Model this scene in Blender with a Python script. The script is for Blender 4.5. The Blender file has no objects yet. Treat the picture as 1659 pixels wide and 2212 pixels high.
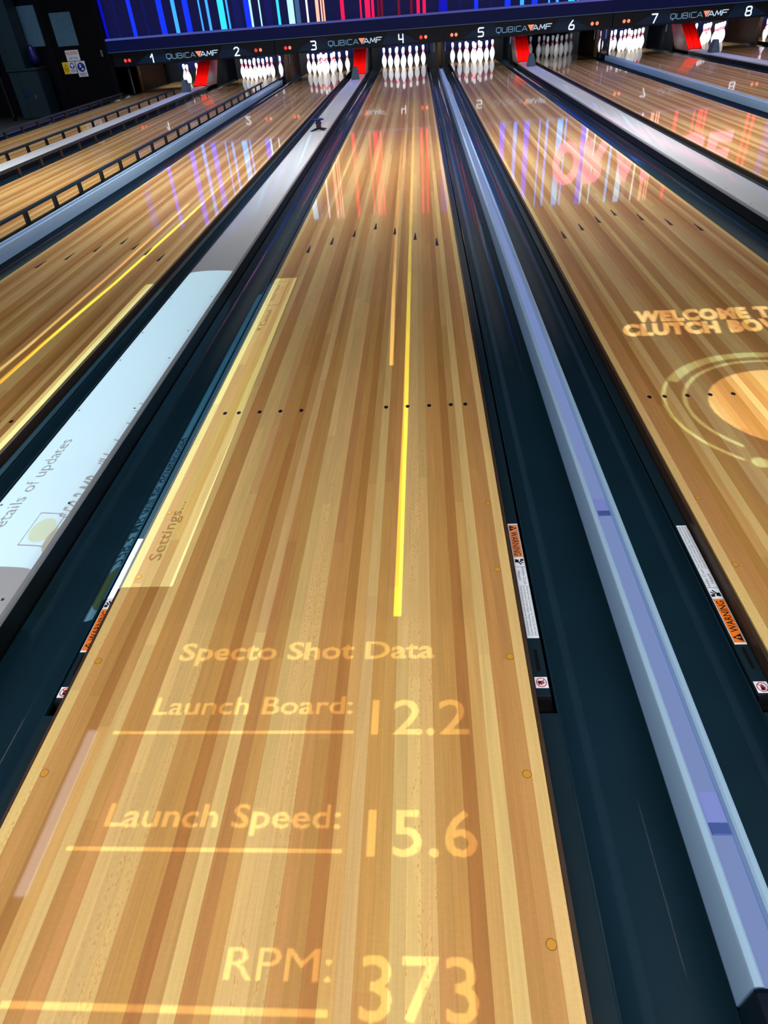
import bpy, bmesh, math, random
from mathutils import Vector, Matrix

random.seed(7)
SC = bpy.context.scene
COL = SC.collection
PI = math.pi

# ------------------------------------------------------------------ camera
cam_d = bpy.data.cameras.new('camera')
cam = bpy.data.objects.new('camera', cam_d)
COL.objects.link(cam)
cam_d.sensor_fit = 'VERTICAL'
cam_d.sensor_height = 24.0
cam_d.lens = 15.0667
cam_d.clip_start = 0.02
cam_d.clip_end = 200
_r = Vector((0.99713202, 0.03857868, -0.06511086))
_u = Vector((0.02698738, 0.62251695, 0.78214086))
_f = Vector((-0.07070657, 0.78165486, -0.61969045))
cam.matrix_world = Matrix(((_r.x, _u.x, -_f.x, 0.3152), (_r.y, _u.y, -_f.y, 0.7194),
                           (_r.z, _u.z, -_f.z, 1.1964), (0, 0, 0, 1)))
SC.camera = cam

# ------------------------------------------------------------------ world, exposure
SC.view_settings.view_transform = 'Standard'
SC.view_settings.look = 'None'
SC.view_settings.exposure = 0.0
SC.view_settings.gamma = 1.0
SC.view_settings.use_curve_mapping = False
W = bpy.data.worlds.new('hall')
SC.world = W
W.use_nodes = True
W.node_tree.nodes['Background'].inputs[0].default_value = (0.35, 0.5, 0.8, 1)
W.node_tree.nodes['Background'].inputs[1].default_value = 0.02


def area(name, loc, size, size_y, power, color=(1, 1, 1), rot=(0, 0, 0), spread=180):
    d = bpy.data.lights.new(name, 'AREA')
    d.shape = 'RECTANGLE'
    d.size = size
    d.size_y = size_y
    d.energy = power
    d.color = color
    d.spread = math.radians(spread)
    o = bpy.data.objects.new(name, d)
    o.location = loc
    o.rotation_euler = rot
    COL.objects.link(o)
    return o


# rows of ceiling downlights running across the lanes
ROW_POWER = 900
for y, k, sp, tilt in ((-1.6, .465, 120, 46), (0.1, .16, 140, 0), (7.6, .66, 100, 0), (11.3, .30, 100, 0), (14.6, .22, 100, 0)):
    area('ceiling_downlight_row', (1.2, y, 3.5), 21.0, 0.5, ROW_POWER * k, (1.0, .985, .955), (math.radians(tilt), 0, 0), spread=sp)
# small downlight over the left of lane 3
area('downlight', (-2.6, 3.1, 3.5), .09, 1.3, 1.3, (1, .96, .95), spread=130)
# blue lamp added above the beam over the pins to light its top edge
area('blue_fill_light', (2.2, 16.2, 2.9), 17.0, 0.12, 110, (.05, .14, 1.0), (math.radians(-28), 0, 0), spread=90)

# ------------------------------------------------------------------ layout numbers
BOARD = 1.0541 / 39
HALF = 1.0541 / 2
P1, P2 = 1.7794, 1.5914                     # lane pitch over a return cap / over a light rail
LANE_X = {4: 0.0}
LW = {0: 'zero', 1: 'one', 2: 'two', 3: 'three', 4: 'four', 5: 'five', 6: 'six', 7: 'seven', 8: 'eight', 9: 'nine'}
LANE_X[5] = P2
LANE_X[6] = P2 + P1
LANE_X[7] = 2 * P2 + P1
LANE_X[8] = 2 * P2 + 2 * P1
LANE_X[9] = 3 * P2 + 2 * P1
LANE_X[3] = -P1
LANE_X[2] = -P1 - P2
LANE_X[1] = -2 * P1 - P2
CAPS = {(1, 2): LANE_X[2] - P1 / 2, (3, 4): -P1 / 2, (5, 6): LANE_X[5] + P1 / 2, (7, 8): LANE_X[7] + P1 / 2}
RAILS = {(2, 3): LANE_X[3] - P2 / 2, (4, 5): P2 / 2, (6, 7): LANE_X[6] + P2 / 2, (8, 9): LANE_X[8] + P2 / 2}
YM = 16.8                                    # plane of the masking panels


# ------------------------------------------------------------------ helpers
def lin(c):
    c = c / 255.0
    return c / 12.92 if c <= 0.04045 else ((c + 0.055) / 1.055) ** 2.4


def rgb(r, g, b):
    return (lin(r), lin(g), lin(b), 1.0)


def mat(name, color, rough=.5, metal=0.0, spec=.5, coat=0.0, coat_rough=.05, emit=None, emit_s=0.0, bump=None, vary=0.0):
    m = bpy.data.materials.new(name)
    m.use_nodes = True
    nt = m.node_tree
    b = nt.nodes['Principled BSDF']
    b.inputs['Base Color'].default_value = color
    b.inputs['Roughness'].default_value = rough
    b.inputs['Metallic'].default_value = metal
    b.inputs['Specular IOR Level'].default_value = spec
    b.inputs['Coat Weight'].default_value = coat
    b.inputs['Coat Roughness'].default_value = coat_rough
    if emit is not None:
        b.inputs['Emission Color'].default_value = emit
        b.inputs['Emission Strength'].default_value = emit_s
    if bump or vary:
        tc = nt.nodes.new('ShaderNodeTexCoord')
        no = nt.nodes.new('ShaderNodeTexNoise')
        no.inputs['Scale'].default_value = (bump or (30, .1))[0]
        no.inputs['Detail'].default_value = 4
        nt.links.new(tc.outputs['Object'], no.inputs['Vector'])
        if bump:
            bp = nt.nodes.new('ShaderNodeBump')
            bp.inputs['Strength'].default_value = bump[1]
            bp.inputs['Distance'].default_value = .004
            nt.links.new(no.outputs['Fac'], bp.inputs['Height'])
            nt.links.new(bp.outputs['Normal'], b.inputs['Normal'])
        if vary:
            mx = nt.nodes.new('ShaderNodeMix')
            mx.data_type = 'RGBA'
            mx.inputs[6].default_value = tuple(c * (1 - vary) for c in color[:3]) + (1,)
            mx.inputs[7].default_value = tuple(min(1, c * (1 + vary)) for c in color[:3]) + (1,)
            nt.links.new(no.outputs['Fac'], mx.inputs[0])
            nt.links.new(mx.outputs[2], b.inputs['Base Color'])
    return m


def emis(name, color, s):
    m = bpy.data.materials.new(name)
    m.use_nodes = True
    nt = m.node_tree
    b = nt.nodes['Principled BSDF']
    b.inputs['Base Color'].default_value = (.008, .008, .01, 1)
    b.inputs['Specular IOR Level'].default_value = .2
    b.inputs['Emission Color'].default_value = color
    b.inputs['Emission Strength'].default_value = s
    return m


def gel(name, color):
    m = bpy.data.materials.new(name)
    m.use_nodes = True
    nt = m.node_tree
    nt.nodes.clear()
    t = nt.nodes.new('ShaderNodeBsdfTransparent')
    t.inputs[0].default_value = color
    o = nt.nodes.new('ShaderNodeOutputMaterial')
    nt.links.new(t.outputs[0], o.inputs[0])
    return m


def link(name, me, m=None, parent=None, smooth=False):
    o = bpy.data.objects.new(name, me)
    COL.objects.link(o)
    if m is not None:
        if isinstance(m, (list, tuple)):
            for q in m:
                me.materials.append(q)
        else:
            me.materials.append(m)
    if smooth:
        for p in me.polygons:
            p.use_smooth = True
    if parent is not None:
        o.parent = parent
    return o


def from_bm(name, bm, m=None, parent=None, smooth=False):
    bmesh.ops.recalc_face_normals(bm, faces=bm.faces)
    me = bpy.data.meshes.new(name)
    bm.to_mesh(me)
    bm.free()
    return link(name, me, m, parent, smooth)


def thing(name, label, cat, loc=(0, 0, 0), group=None):
    o = bpy.data.objects.new(name, None)
    COL.objects.link(o)
    o.empty_display_size = .1
    o.location = loc
    return tag(o, label, cat, group)


def soften(o, angle=.6):
    """smooth shading that keeps edges sharper than the angle"""
    for p in o.data.polygons:
        p.use_smooth = True
    o.data.set_sharp_from_angle(angle=angle)
    return o


def tag(o, label, cat, group=None):
    o['label'] = label
    o['category'] = cat
    if group:
        o['group'] = group
    return o


def structure(o):
    o['kind'] = 'structure'
    return o


def add_box(bm, x0, x1, y0, y1, z0, z1, bevel=0):
    vs = [bm.verts.new((x, y, z)) for x in (x0, x1) for y in (y0, y1) for z in (z0, z1)]
    idx = ((0, 1, 3, 2), (4, 6, 7, 5), (0, 4, 5, 1), (2, 3, 7, 6), (0, 2, 6, 4), (1, 5, 7, 3))
    fs = [bm.faces.new([vs[i] for i in f]) for f in idx]
    if bevel:
        es = set()
        for f in fs:
            es.update(f.edges)
        bmesh.ops.bevel(bm, geom=list(es), offset=bevel, segments=2, profile=.5, affect='EDGES')


def box(name, x0, x1, y0, y1, z0, z1, m, parent=None, bevel=0):
    bm = bmesh.new()
    add_box(bm, x0, x1, y0, y1, z0, z1, bevel)
    return from_bm(name, bm, m, parent)


def add_prism_y(bm, prof, y0, y1, closed=True):
    """profile of (x, z) points run along Y"""
    a = [bm.verts.new((x, y0, z)) for x, z in prof]
    b = [bm.verts.new((x, y1, z)) for x, z in prof]
    n = len(prof)
    for i in range(n if closed else n - 1):
        j = (i + 1) % n
        bm.faces.new((a[i], a[j], b[j], b[i]))
    if closed:
        bm.faces.new(a)
        bm.faces.new(b[::-1])


def prism_y(name, prof, y0, y1, m, parent=None, closed=True, smooth=False):
    bm = bmesh.new()
    add_prism_y(bm, prof, y0, y1, closed)
    return from_bm(name, bm, m, parent, smooth)


def prism_map(name, loops_top, h, fn, m, parent=None):
    """convex polygon given in 2D extruded by h along the third axis, mapped by fn(u, v, w)"""
    bm = bmesh.new()
    a = [bm.verts.new(fn(u, v, 0)) for u, v in loops_top]
    b = [bm.verts.new(fn(u, v, h)) for u, v in loops_top]
    n = len(a)
    bm.faces.new(a)
    bm.faces.new(b[::-1])
    for i in range(n):
        j = (i + 1) % n
        bm.faces.new((a[i], a[j], b[j], b[i]))
    return from_bm(name, bm, m, parent)


def lathe(name, prof, m, parent=None, seg=28, loc=None):
    bm = bmesh.new()
    rings = []
    for r, z in prof:
        if r < 1e-5:
            rings.append([bm.verts.new((0, 0, z))])
        else:
            rings.append([bm.verts.new((r * math.cos(2 * PI * k / seg), r * math.sin(2 * PI * k / seg), z)) for k in range(seg)])
    for a, b in zip(rings, rings[1:]):
        for k in range(seg):
            j = (k + 1) % seg
            if len(a) == 1 and len(b) == 1:
                continue
            if len(a) == 1:
                bm.faces.new((a[0], b[j], b[k]))
            elif len(b) == 1:
                bm.faces.new((a[k], a[j], b[0]))
            else:
                bm.faces.new((a[k], a[j], b[j], b[k]))
    o = from_bm(name, bm, m, parent, True)
    if loc:
        o.location = loc
    return o


# ---- flat lettering -------------------------------------------------
DG = None


def eval_mesh(o):
    bpy.context.view_layer.update()
    dg = bpy.context.evaluated_depsgraph_get()
    me = bpy.data.meshes.new_from_object(o.evaluated_get(dg))
    d = o.data
    bpy.data.objects.remove(o)
    bpy.data.curves.remove(d)
    return me


def text2d(body, bold=0.0, shear=0.0, spacing=1.0, line=1.0):
    """text as (verts, faces) in 2D, x from 0 to 1 over the whole width, y = 0 on the baseline and 1 at cap height"""
    td = bpy.data.curves.new('t', 'FONT')
    td.body = body
    td.offset = bold
    td.shear = shear
    td.space_character = spacing
    td.space_line = line
    td.resolution_u = 3
    o = bpy.data.objects.new('t', td)
    COL.objects.link(o)
    me = eval_mesh(o)
    vs = [(v.co.x, v.co.y) for v in me.vertices]
    fs = [tuple(p.vertices) for p in me.polygons]
    bpy.data.meshes.remove(me)
    x0 = min(v[0] for v in vs)
    x1 = max(v[0] for v in vs)
    vs = [((x - x0) / (x1 - x0), y / .72) for x, y in vs]
    return vs, fs


def boundary(vs, fs):
    """outlines of a flat mesh as closed loops of 2D points"""
    key = {}
    ids = []
    for v in vs:                                     # weld
        k = (round(v[0], 5), round(v[1], 5))
        ids.append(key.setdefault(k, len(key)))
    pts = list(key.keys())
    edges = {}
    for f in fs:
        g = [ids[i] for i in f]
        for a, b in zip(g, g[1:] + g[:1]):
            if a != b:
                edges[(a, b)] = edges.get((a, b), 0) + 1
    nxt = {}
    for (a, b) in edges:
        if (b, a) not in edges:
            nxt.setdefault(a, []).append(b)
    loops = []
    while nxt:
        s = next(iter(nxt))
        loop = [s]
        c = s
        while True:
            n = nxt[c].pop()
            if not nxt[c]:
                del nxt[c]
            if n == s or n not in nxt:
                break
            loop.append(n)
            c = n
        if len(loop) > 2:
            loops.append([pts[i] for i in loop])
    return loops


def fill(name, loops, m, parent=None):
    """even-odd filled flat mesh of 2D loops"""
    cd = bpy.data.curves.new('c', 'CURVE')
    cd.dimensions = '2D'
    cd.fill_mode = 'BOTH'
    for lp in loops:
        s = cd.splines.new('POLY')
        s.points.add(len(lp) - 1)
        for p, q in zip(s.points, lp):
            p.co = (q[0], q[1], 0, 1)
        s.use_cyclic_u = True
    o = bpy.data.objects.new('c', cd)
    COL.objects.link(o)
    me = eval_mesh(o)
    me.name = name
    me.materials.clear()
    return link(name, me, m, parent)


def flat_mesh(name, vs, fs, fn, m, parent=None):
    me = bpy.data.meshes.new(name)
    me.from_pydata([fn(*v) for v in vs], [], fs)
    me.update()
    return link(name, me, m, parent)


def affine(o, ux, uy):
    o, ux, uy = Vector(o), Vector(ux), Vector(uy)
    return lambda a, b: tuple(o + ux * a + uy * b)


def lettering(name, body, fn, m, parent=None, **k):
    vs, fs = text2d(body, **k)
    return flat_mesh(name, vs, fs, fn, m, parent)


def stroke_poly(path, w, n=6):
    """quads and round ends of a thick polyline, as list of convex 2D polygons"""
    out = []
    for (ax, ay), (bx, by) in zip(path, path[1:]):
        L = math.hypot(bx - ax, by - ay)
        if L < 1e-6:
            continue
        nx, ny = -(by - ay) / L * w / 2, (bx - ax) / L * w / 2
        a0 = math.atan2(ny, nx)
        poly = [(ax + w / 2 * math.cos(a0 + PI * i / n), ay + w / 2 * math.sin(a0 + PI * i / n)) for i in range(n + 1)]
        poly += [(bx + w / 2 * math.cos(a0 + PI + PI * i / n), by + w / 2 * math.sin(a0 + PI + PI * i / n)) for i in range(n + 1)]
        out.append(poly)
    return out


def stroke_mesh(name, paths, w, fn, m, parent=None, depth=.004, flat_ends=False):
    """raised lettering built of strokes; fn(u, v, w) -> point"""
    bm = bmesh.new()
    for path in paths:
        for poly in stroke_poly(path, w, 1 if flat_ends else 6):
            a = [bm.verts.new(fn(u, v, 0)) for u, v in poly]
            b = [bm.verts.new(fn(u, v, depth)) for u, v in poly]
            k = len(a)
            bm.faces.new(b)
            for i in range(k):
                j = (i + 1) % k
                bm.faces.new((a[i], a[j], b[j], b[i]))
    return from_bm(name, bm, m, parent)


# ------------------------------------------------------------------ materials
M = {}
M['black'] = mat('black_plastic', rgb(14, 16, 20), .35, vary=.2)
M['gutter'] = mat('gutter_plastic', rgb(10, 38, 52), .5, spec=.25, coat=.7, coat_rough=.07, bump=(7, .03), vary=.25)
M['bumper'] = mat('bumper_plastic', rgb(16, 34, 44), .45, spec=.3, coat=.3, coat_rough=.12, vary=.15)
M['groove'] = mat('groove_black', rgb(3, 3, 5), .7, spec=.2)
M['edge'] = mat('lane_edge_strip', rgb(44, 30, 22), .45, vary=.3)
M['edgewood'] = mat('lane_edge_wood', rgb(58, 42, 30), .5, vary=.35)
M['cap'] = mat('cap_laminate', rgb(160, 163, 170), .6, spec=.3, coat=.45, coat_rough=.09, bump=(3, .03), vary=.03)
M['capside'] = mat('cap_side_trim', rgb(104, 100, 106), .4, coat=.3)
M['screw'] = mat('screw_hole', rgb(40, 46, 52), .5)
M['lip'] = mat('rail_lip', rgb(140, 168, 190), .35, coat=.5, coat_rough=.1, emit=rgb(110, 150, 215), emit_s=.12)  # slight emission stands for LED light bleeding into the lip
M['bluegap'] = emis('rail_blue_gap', rgb(8, 40, 185), .5)
M['glow'] = emis('rail_diffuser', rgb(142, 165, 224), .64)
M['joint'] = mat('rail_joint', rgb(100, 112, 165), .3, emit=rgb(115, 128, 195), emit_s=.34)  # emission stands for diffuser light coming through the sleeve
M['jointdark'] = mat('rail_clip', rgb(60, 78, 135), .3, emit=rgb(60, 80, 150), emit_s=.15)  # weak emission stands for rail light in the clip
M['endcap'] = mat('rail_end_cap', rgb(8, 18, 34), .3, coat=.5)
M['mask'] = mat('mask_panel', rgb(2, 9, 30), .45, spec=.25, coat=.15, coat_rough=.15, vary=.15)
M['maskacc'] = mat('mask_accent', rgb(12, 44, 82), .45, spec=.25, coat=.1, vary=.1)
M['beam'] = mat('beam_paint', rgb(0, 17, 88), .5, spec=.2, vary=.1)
M['beamtop_lit'] = mat('beam_top_edge_lit', rgb(130, 145, 245), .4, spec=.3)  # paler blue paints the light on the top chamfer into the colour
M['num'] = emis('number_white', rgb(235, 245, 255), 1.1)
M['logoblue'] = emis('logo_grey_blue', rgb(110, 155, 195), .75)
M['logowhite'] = emis('logo_white', rgb(190, 215, 240), .95)
M['logotri'] = emis('logo_triangle', rgb(245, 150, 120), 1.0)
M['led'] = emis('led_orange', rgb(255, 130, 95), 1.5)
M['ledred'] = emis('led_red', rgb(255, 50, 45), 1.8)
M['red'] = mat('chute_red', rgb(212, 10, 8), .22, coat=.8, coat_rough=.06)
M['reddark'] = mat('chute_red_side', rgb(205, 8, 7), .3, coat=.25, coat_rough=.06)
M['wedge'] = mat('wedge_grey', rgb(66, 84, 104), .5, vary=.08)
M['kick'] = mat('kickback_wood', rgb(40, 21, 9), .6, spec=.2, vary=.35)
M['kickpale'] = mat('kickback_pale_edge', rgb(104, 66, 34), .5, spec=.25, vary=.2)
M['steel'] = mat('steel', rgb(150, 165, 190), .3, metal=.9)
M['dark'] = mat('dark_paint', rgb(1, 2, 6), .6, spec=.12, vary=.2)
M['muralback'] = emis('mural_backing', rgb(8, 12, 62), 1.0)
M['curtain'] = mat('pit_curtain', rgb(16, 24, 66), .8, spec=.2, bump=(6, .6), vary=.3)
M['navy'] = mat('wall_navy', rgb(3, 4, 16), .65, spec=.15, vary=.15)
M['upper'] = mat('wall_upper_grey', rgb(120, 118, 122), .8, emit=None, vary=.05)
M['floor'] = mat('sub_floor', rgb(12, 14, 22), .6, vary=.2)
M['ceil'] = mat('ceiling_black', rgb(16, 16, 18), .9, spec=.1, vary=.2)
M['cab'] = mat('cabinet_grey', rgb(22, 42, 54), .5, spec=.3, vary=.06)
M['cabdark'] = mat('cabinet_gap', rgb(6, 9, 14), .6)
M['paper'] = mat('sign_white', rgb(222, 228, 240), .5)
M['yellow'] = mat('sign_yellow', rgb(240, 200, 15), .5)
M['orange'] = mat('sticker_orange', rgb(236, 118, 32), .4)
M['orangedull'] = mat('sticker_orange_worn', rgb(214, 128, 78), .4)
M['ink'] = mat('ink_black', rgb(12, 14, 20), .5)
M['inkred'] = mat('ink_red', rgb(196, 24, 40), .5)
M['inkblue'] = mat('ink_blue', rgb(20, 42, 160), .5)
M['glassy'] = mat('door_glass', rgb(70, 100, 125), .15, coat=1.0, coat_rough=.03, emit=rgb(70, 105, 130), emit_s=.09, bump=(20, .15), vary=.3)  # faint emission brightens the panes, no lamp stands behind them
M['mark'] = mat('lane_mark_dark', rgb(24, 20, 40), .3, coat=.5)
M['plug'] = mat('lane_plug', rgb(196, 140, 52), .35, coat=.4)
M['plugring'] = mat('lane_plug_ring', rgb(120, 80, 40), .4)
M['plate'] = mat('projector_body', rgb(3, 3, 3), .9, spec=0)


def wood_material():
    m = bpy.data.materials.new('lane_maple')
    m.use_nodes = True
    nt = m.node_tree
    N, Lk = nt.nodes, nt.links
    b = N['Principled BSDF']
    tc = N.new('ShaderNodeTexCoord')
    sep = N.new('ShaderNodeSeparateXYZ')
    Lk.new(tc.outputs['Object'], sep.inputs[0])
    oi = N.new('ShaderNodeObjectInfo')

    def mth(op, a, c=None, d=None):
        n = N.new('ShaderNodeMath')
        n.operation = op
        for i, q in enumerate((a, c, d)):
            if q is None:
                continue
            if isinstance(q, (int, float)):
                n.inputs[i].default_value = q
            else:
                Lk.new(q, n.inputs[i])
        return n.outputs[0]

    def mix(fac, a, c, blend='MIX'):
        n = N.new('ShaderNodeMix')
        n.data_type = 'RGBA'
        n.blend_type = blend
        for s, q in ((0, fac), (6, a), (7, c)):
            if isinstance(q, (int, float)):
                n.inputs[s].default_value = q
            elif isinstance(q, tuple):
                n.inputs[s].default_value = q
            else:
                Lk.new(q, n.inputs[s])
        return n.outputs[2]

    x, y = sep.outputs['X'], sep.outputs['Y']
    bf = mth('DIVIDE', mth('ADD', x, HALF), BOARD)
    idx = mth('FLOOR', bf)
    frac = mth('SUBTRACT', bf, idx)
    m10 = mth('MODULO', idx, 10.0)
    ramp = N.new('ShaderNodeValToRGB')
    ramp.color_ramp.interpolation = 'CONSTANT'
    light, light2 = rgb(205, 169, 111), rgb(199, 161, 104)
    dark, dark2, darker, midc = rgb(184, 136, 80), rgb(179, 130, 75), rgb(168, 117, 63), rgb(190, 147, 88)
    cols = [light2, dark, dark2, darker, midc, light, dark2, dark, light, light]
    el = ramp.color_ramp.elements
    el[0].position, el[0].color = 0.0, cols[0]
    el[1].position, el[1].color = .1, cols[1]
    for k in range(2, 10):
        e = el.new(k / 10.0)
        e.color = cols[k]
    Lk.new(mth('ADD', mth('MULTIPLY', m10, .1), .02), ramp.inputs[0])
    # pale outermost boards
    edge = mth('ADD', mth('LESS_THAN', idx, .5), mth('GREATER_THAN', idx, 37.5))
    c0 = mix(mth('MINIMUM', edge, 1.0), ramp.outputs[0], rgb(214, 178, 116))
    # length pieces, each board with its own offset
    wn0 = N.new('ShaderNodeTexWhiteNoise')
    wn0.noise_dimensions = '2D'
    cmb0 = N.new('ShaderNodeCombineXYZ')
    Lk.new(idx, cmb0.inputs[0])
    Lk.new(oi.outputs['Random'], cmb0.inputs[1])
    Lk.new(cmb0.outputs[0], wn0.inputs['Vector'])
    seg = mth('FLOOR', mth('ADD', mth('DIVIDE', y, 1.35), mth('MULTIPLY', wn0.outputs['Value'], 7.0)))
    wn1 = N.new('ShaderNodeTexWhiteNoise')
    wn1.noise_dimensions = '3D'
    cmb1 = N.new('ShaderNodeCombineXYZ')
    Lk.new(idx, cmb1.inputs[0])
    Lk.new(seg, cmb1.inputs[1])
    Lk.new(oi.outputs['Random'], cmb1.inputs[2])
    Lk.new(cmb1.outputs[0], wn1.inputs['Vector'])
    val = mth('ADD', mth('MULTIPLY', wn1.outputs['Value'], .18), .9)
    hsv = N.new('ShaderNodeHueSaturation')
    Lk.new(c0, hsv.inputs['Color'])
    Lk.new(val, hsv.inputs['Value'])
    Lk.new(mth('ADD', mth('MULTIPLY', wn1.outputs['Color'], .02), .492), hsv.inputs['Hue'])
    # grain: long fibres, bands, flecks
    mp = N.new('ShaderNodeMapping')
    mp.inputs['Scale'].default_value = (260, 5, 1)
    Lk.new(tc.outputs['Object'], mp.inputs['Vector'])
    g1 = N.new('ShaderNodeTexNoise')
    g1.inputs['Scale'].default_value = 1
    g1.inputs['Detail'].default_value = 5
    Lk.new(mp.outputs[0], g1.inputs['Vector'])
    mp2 = N.new('ShaderNodeMapping')
    mp2.inputs['Scale'].default_value = (38, 1.6, 1)
    Lk.new(tc.outputs['Object'], mp2.inputs['Vector'])
    shift = N.new('ShaderNodeVectorMath')
    shift.operation = 'ADD'
    Lk.new(mp2.outputs[0], shift.inputs[0])
    cmb2 = N.new('ShaderNodeCombineXYZ')
    Lk.new(mth('MULTIPLY', idx, 3.7), cmb2.inputs[2])
    Lk.new(cmb2.outputs[0], shift.inputs[1])
    g2 = N.new('ShaderNodeTexNoise')
    g2.inputs['Scale'].default_value = 1
    g2.inputs['Detail'].default_value = 3
    g2.inputs['Distortion'].default_value = 1.4
    Lk.new(shift.outputs[0], g2.inputs['Vector'])
    mp3 = N.new('ShaderNodeMapping')
    mp3.inputs['Scale'].default_value = (30, 60, 1)
    Lk.new(tc.outputs['Object'], mp3.inputs['Vector'])
    g3 = N.new('ShaderNodeTexNoise')
    g3.inputs['Scale'].default_value = 3
    g3.inputs['Detail'].default_value = 3
    Lk.new(mp3.outputs[0], g3.inputs['Vector'])
    vo = N.new('ShaderNodeTexVoronoi')
    mp4 = N.new('ShaderNodeMapping')
    mp4.inputs['Scale'].default_value = (330, 90, 1)
    Lk.new(tc.outputs['Object'], mp4.inputs['Vector'])
    vo.inputs['Scale'].default_value = 1
    Lk.new(mp4.outputs[0], vo.inputs['Vector'])
    # flecks live on some light boards only
    fleck = mth('MULTIPLY', mth('LESS_THAN', vo.outputs['Distance'], .3), mth('GREATER_THAN', g2.outputs['Fac'], .55))
    onlight = mth('ADD', mth('ADD', mth('COMPARE', m10, 9.0, .1), mth('COMPARE', m10, 0.0, .1)), 0)
    fleck = mth('MULTIPLY', fleck, onlight)
    c1 = mix(.55, hsv.outputs[0], (.5, .5, .5, 1), 'MIX')
    gr = mth('ADD', mth('MULTIPLY', mth('SUBTRACT', g1.outputs['Fac'], .5), .34), 1.0)
    gr = mth('MULTIPLY', gr, mth('ADD', mth('MULTIPLY', mth('SUBTRACT', g2.outputs['Fac'], .5), .34), 1.0))
    gr = mth('MULTIPLY', gr, mth('ADD', mth('MULTIPLY', mth('SUBTRACT', g3.outputs['Fac'], .5), .16), 1.0))
    hs2 = N.new('ShaderNodeHueSaturation')
    Lk.new(hsv.outputs[0], hs2.inputs['Color'])
    Lk.new(gr, hs2.inputs['Value'])
    c2 = mix(mth('MULTIPLY', fleck, .55), hs2.outputs[0], rgb(168, 112, 44))
    # thin dark seams between boards and between lengths
    seam = mth('LESS_THAN', mth('MINIMUM', frac, mth('SUBTRACT', 1.0, frac)), .012)
    c3 = mix(mth('MULTIPLY', seam, .3), c2, rgb(120, 80, 45))
    Lk.new(c3, b.inputs['Base Color'])
    b.inputs['Roughness'].default_value = .42
    b.inputs['Specular IOR Level'].default_value = .35
    b.inputs['Coat Weight'].default_value = 1.0
    b.inputs['Coat Roughness'].default_value = .035
    b.inputs['Coat IOR'].default_value = 1.5
    N.remove(c1.node)
    # very slight unevenness of the lacquer
    nb = N.new('ShaderNodeTexNoise')
    nb.inputs['Scale'].default_value = 9
    Lk.new(tc.outputs['Object'], nb.inputs['Vector'])
    bp = N.new('ShaderNodeBump')
    bp.inputs['Strength'].default_value = .02
    bp.inputs['Distance'].default_value = .003
    Lk.new(nb.outputs['Fac'], bp.inputs['Height'])
    Lk.new(bp.outputs['Normal'], b.inputs['Coat Normal'])
    return m


M['wood'] = wood_material()


def pin_material():
    m = bpy.data.materials.new('pin_white_red')
    m.use_nodes = True
    nt = m.node_tree
    N, Lk = nt.nodes, nt.links
    b = N['Principled BSDF']
    tc = N.new('ShaderNodeTexCoord')
    sep = N.new('ShaderNodeSeparateXYZ')
    Lk.new(tc.outputs['Object'], sep.inputs[0])
    r = N.new('ShaderNodeValToRGB')
    r.color_ramp.interpolation = 'CONSTANT'
    wh, rd = rgb(232, 234, 238), rgb(205, 20, 45)
    el = r.color_ramp.elements
    el[0].position, el[0].color = 0, wh
    el[1].position, el[1].color = .236 / .4, rd
    for p, c in ((.254 / .4, wh), (.262 / .4, rd), (.282 / .4, wh)):
        e = el.new(p)
        e.color = c
    n = N.new('ShaderNodeMath')
    n.operation = 'DIVIDE'
    n.inputs[1].default_value = .4
    Lk.new(sep.outputs['Z'], n.inputs[0])
    Lk.new(n.outputs[0], r.inputs[0])
    # small red crown mark on one shoulder
    vd = N.new('ShaderNodeVectorMath')
    vd.operation = 'DISTANCE'
    vd.inputs[1].default_value = (0, -.042, .205)
    Lk.new(tc.outputs['Object'], vd.inputs[0])
    lt = N.new('ShaderNodeMath')
    lt.operation = 'LESS_THAN'
    lt.inputs[1].default_value = .017
    Lk.new(vd.outputs['Value'], lt.inputs[0])
    mx = N.new('ShaderNodeMix')
    mx.data_type = 'RGBA'
    Lk.new(lt.outputs[0], mx.inputs[0])
    Lk.new(r.outputs[0], mx.inputs[6])
    mx.inputs[7].default_value = rd
    Lk.new(mx.outputs[2], b.inputs['Base Color'])
    b.inputs['Roughness'].default_value = .2
    b.inputs['Coat Weight'].default_value = .6
    return m


M['pin'] = pin_material()

# ------------------------------------------------------------------ setting
structure(box('floor', -10.5, 14.5, -4.0, 20.6, -.32, -.25, M['floor']))
structure(box('ceiling', -10.5, 14.5, -4.0, 20.6, 3.97, 4.05, M['ceil']))
structure(box('wall_left', -10.6, -10.5, -4.0, 20.6, -.25, 3.97, M['navy']))
structure(box('wall_back', -10.5, 14.5, 20.5, 20.6, -.25, 3.97, M['dark']))
structure(box('wall_upper', -6.25, 14.5, 17.06, 17.2, .8, 3.97, M['upper']))
structure(box('wall_side_room', -10.5, -6.25, 16.9, 17.05, -.25, 3.97, M['navy']))

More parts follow.
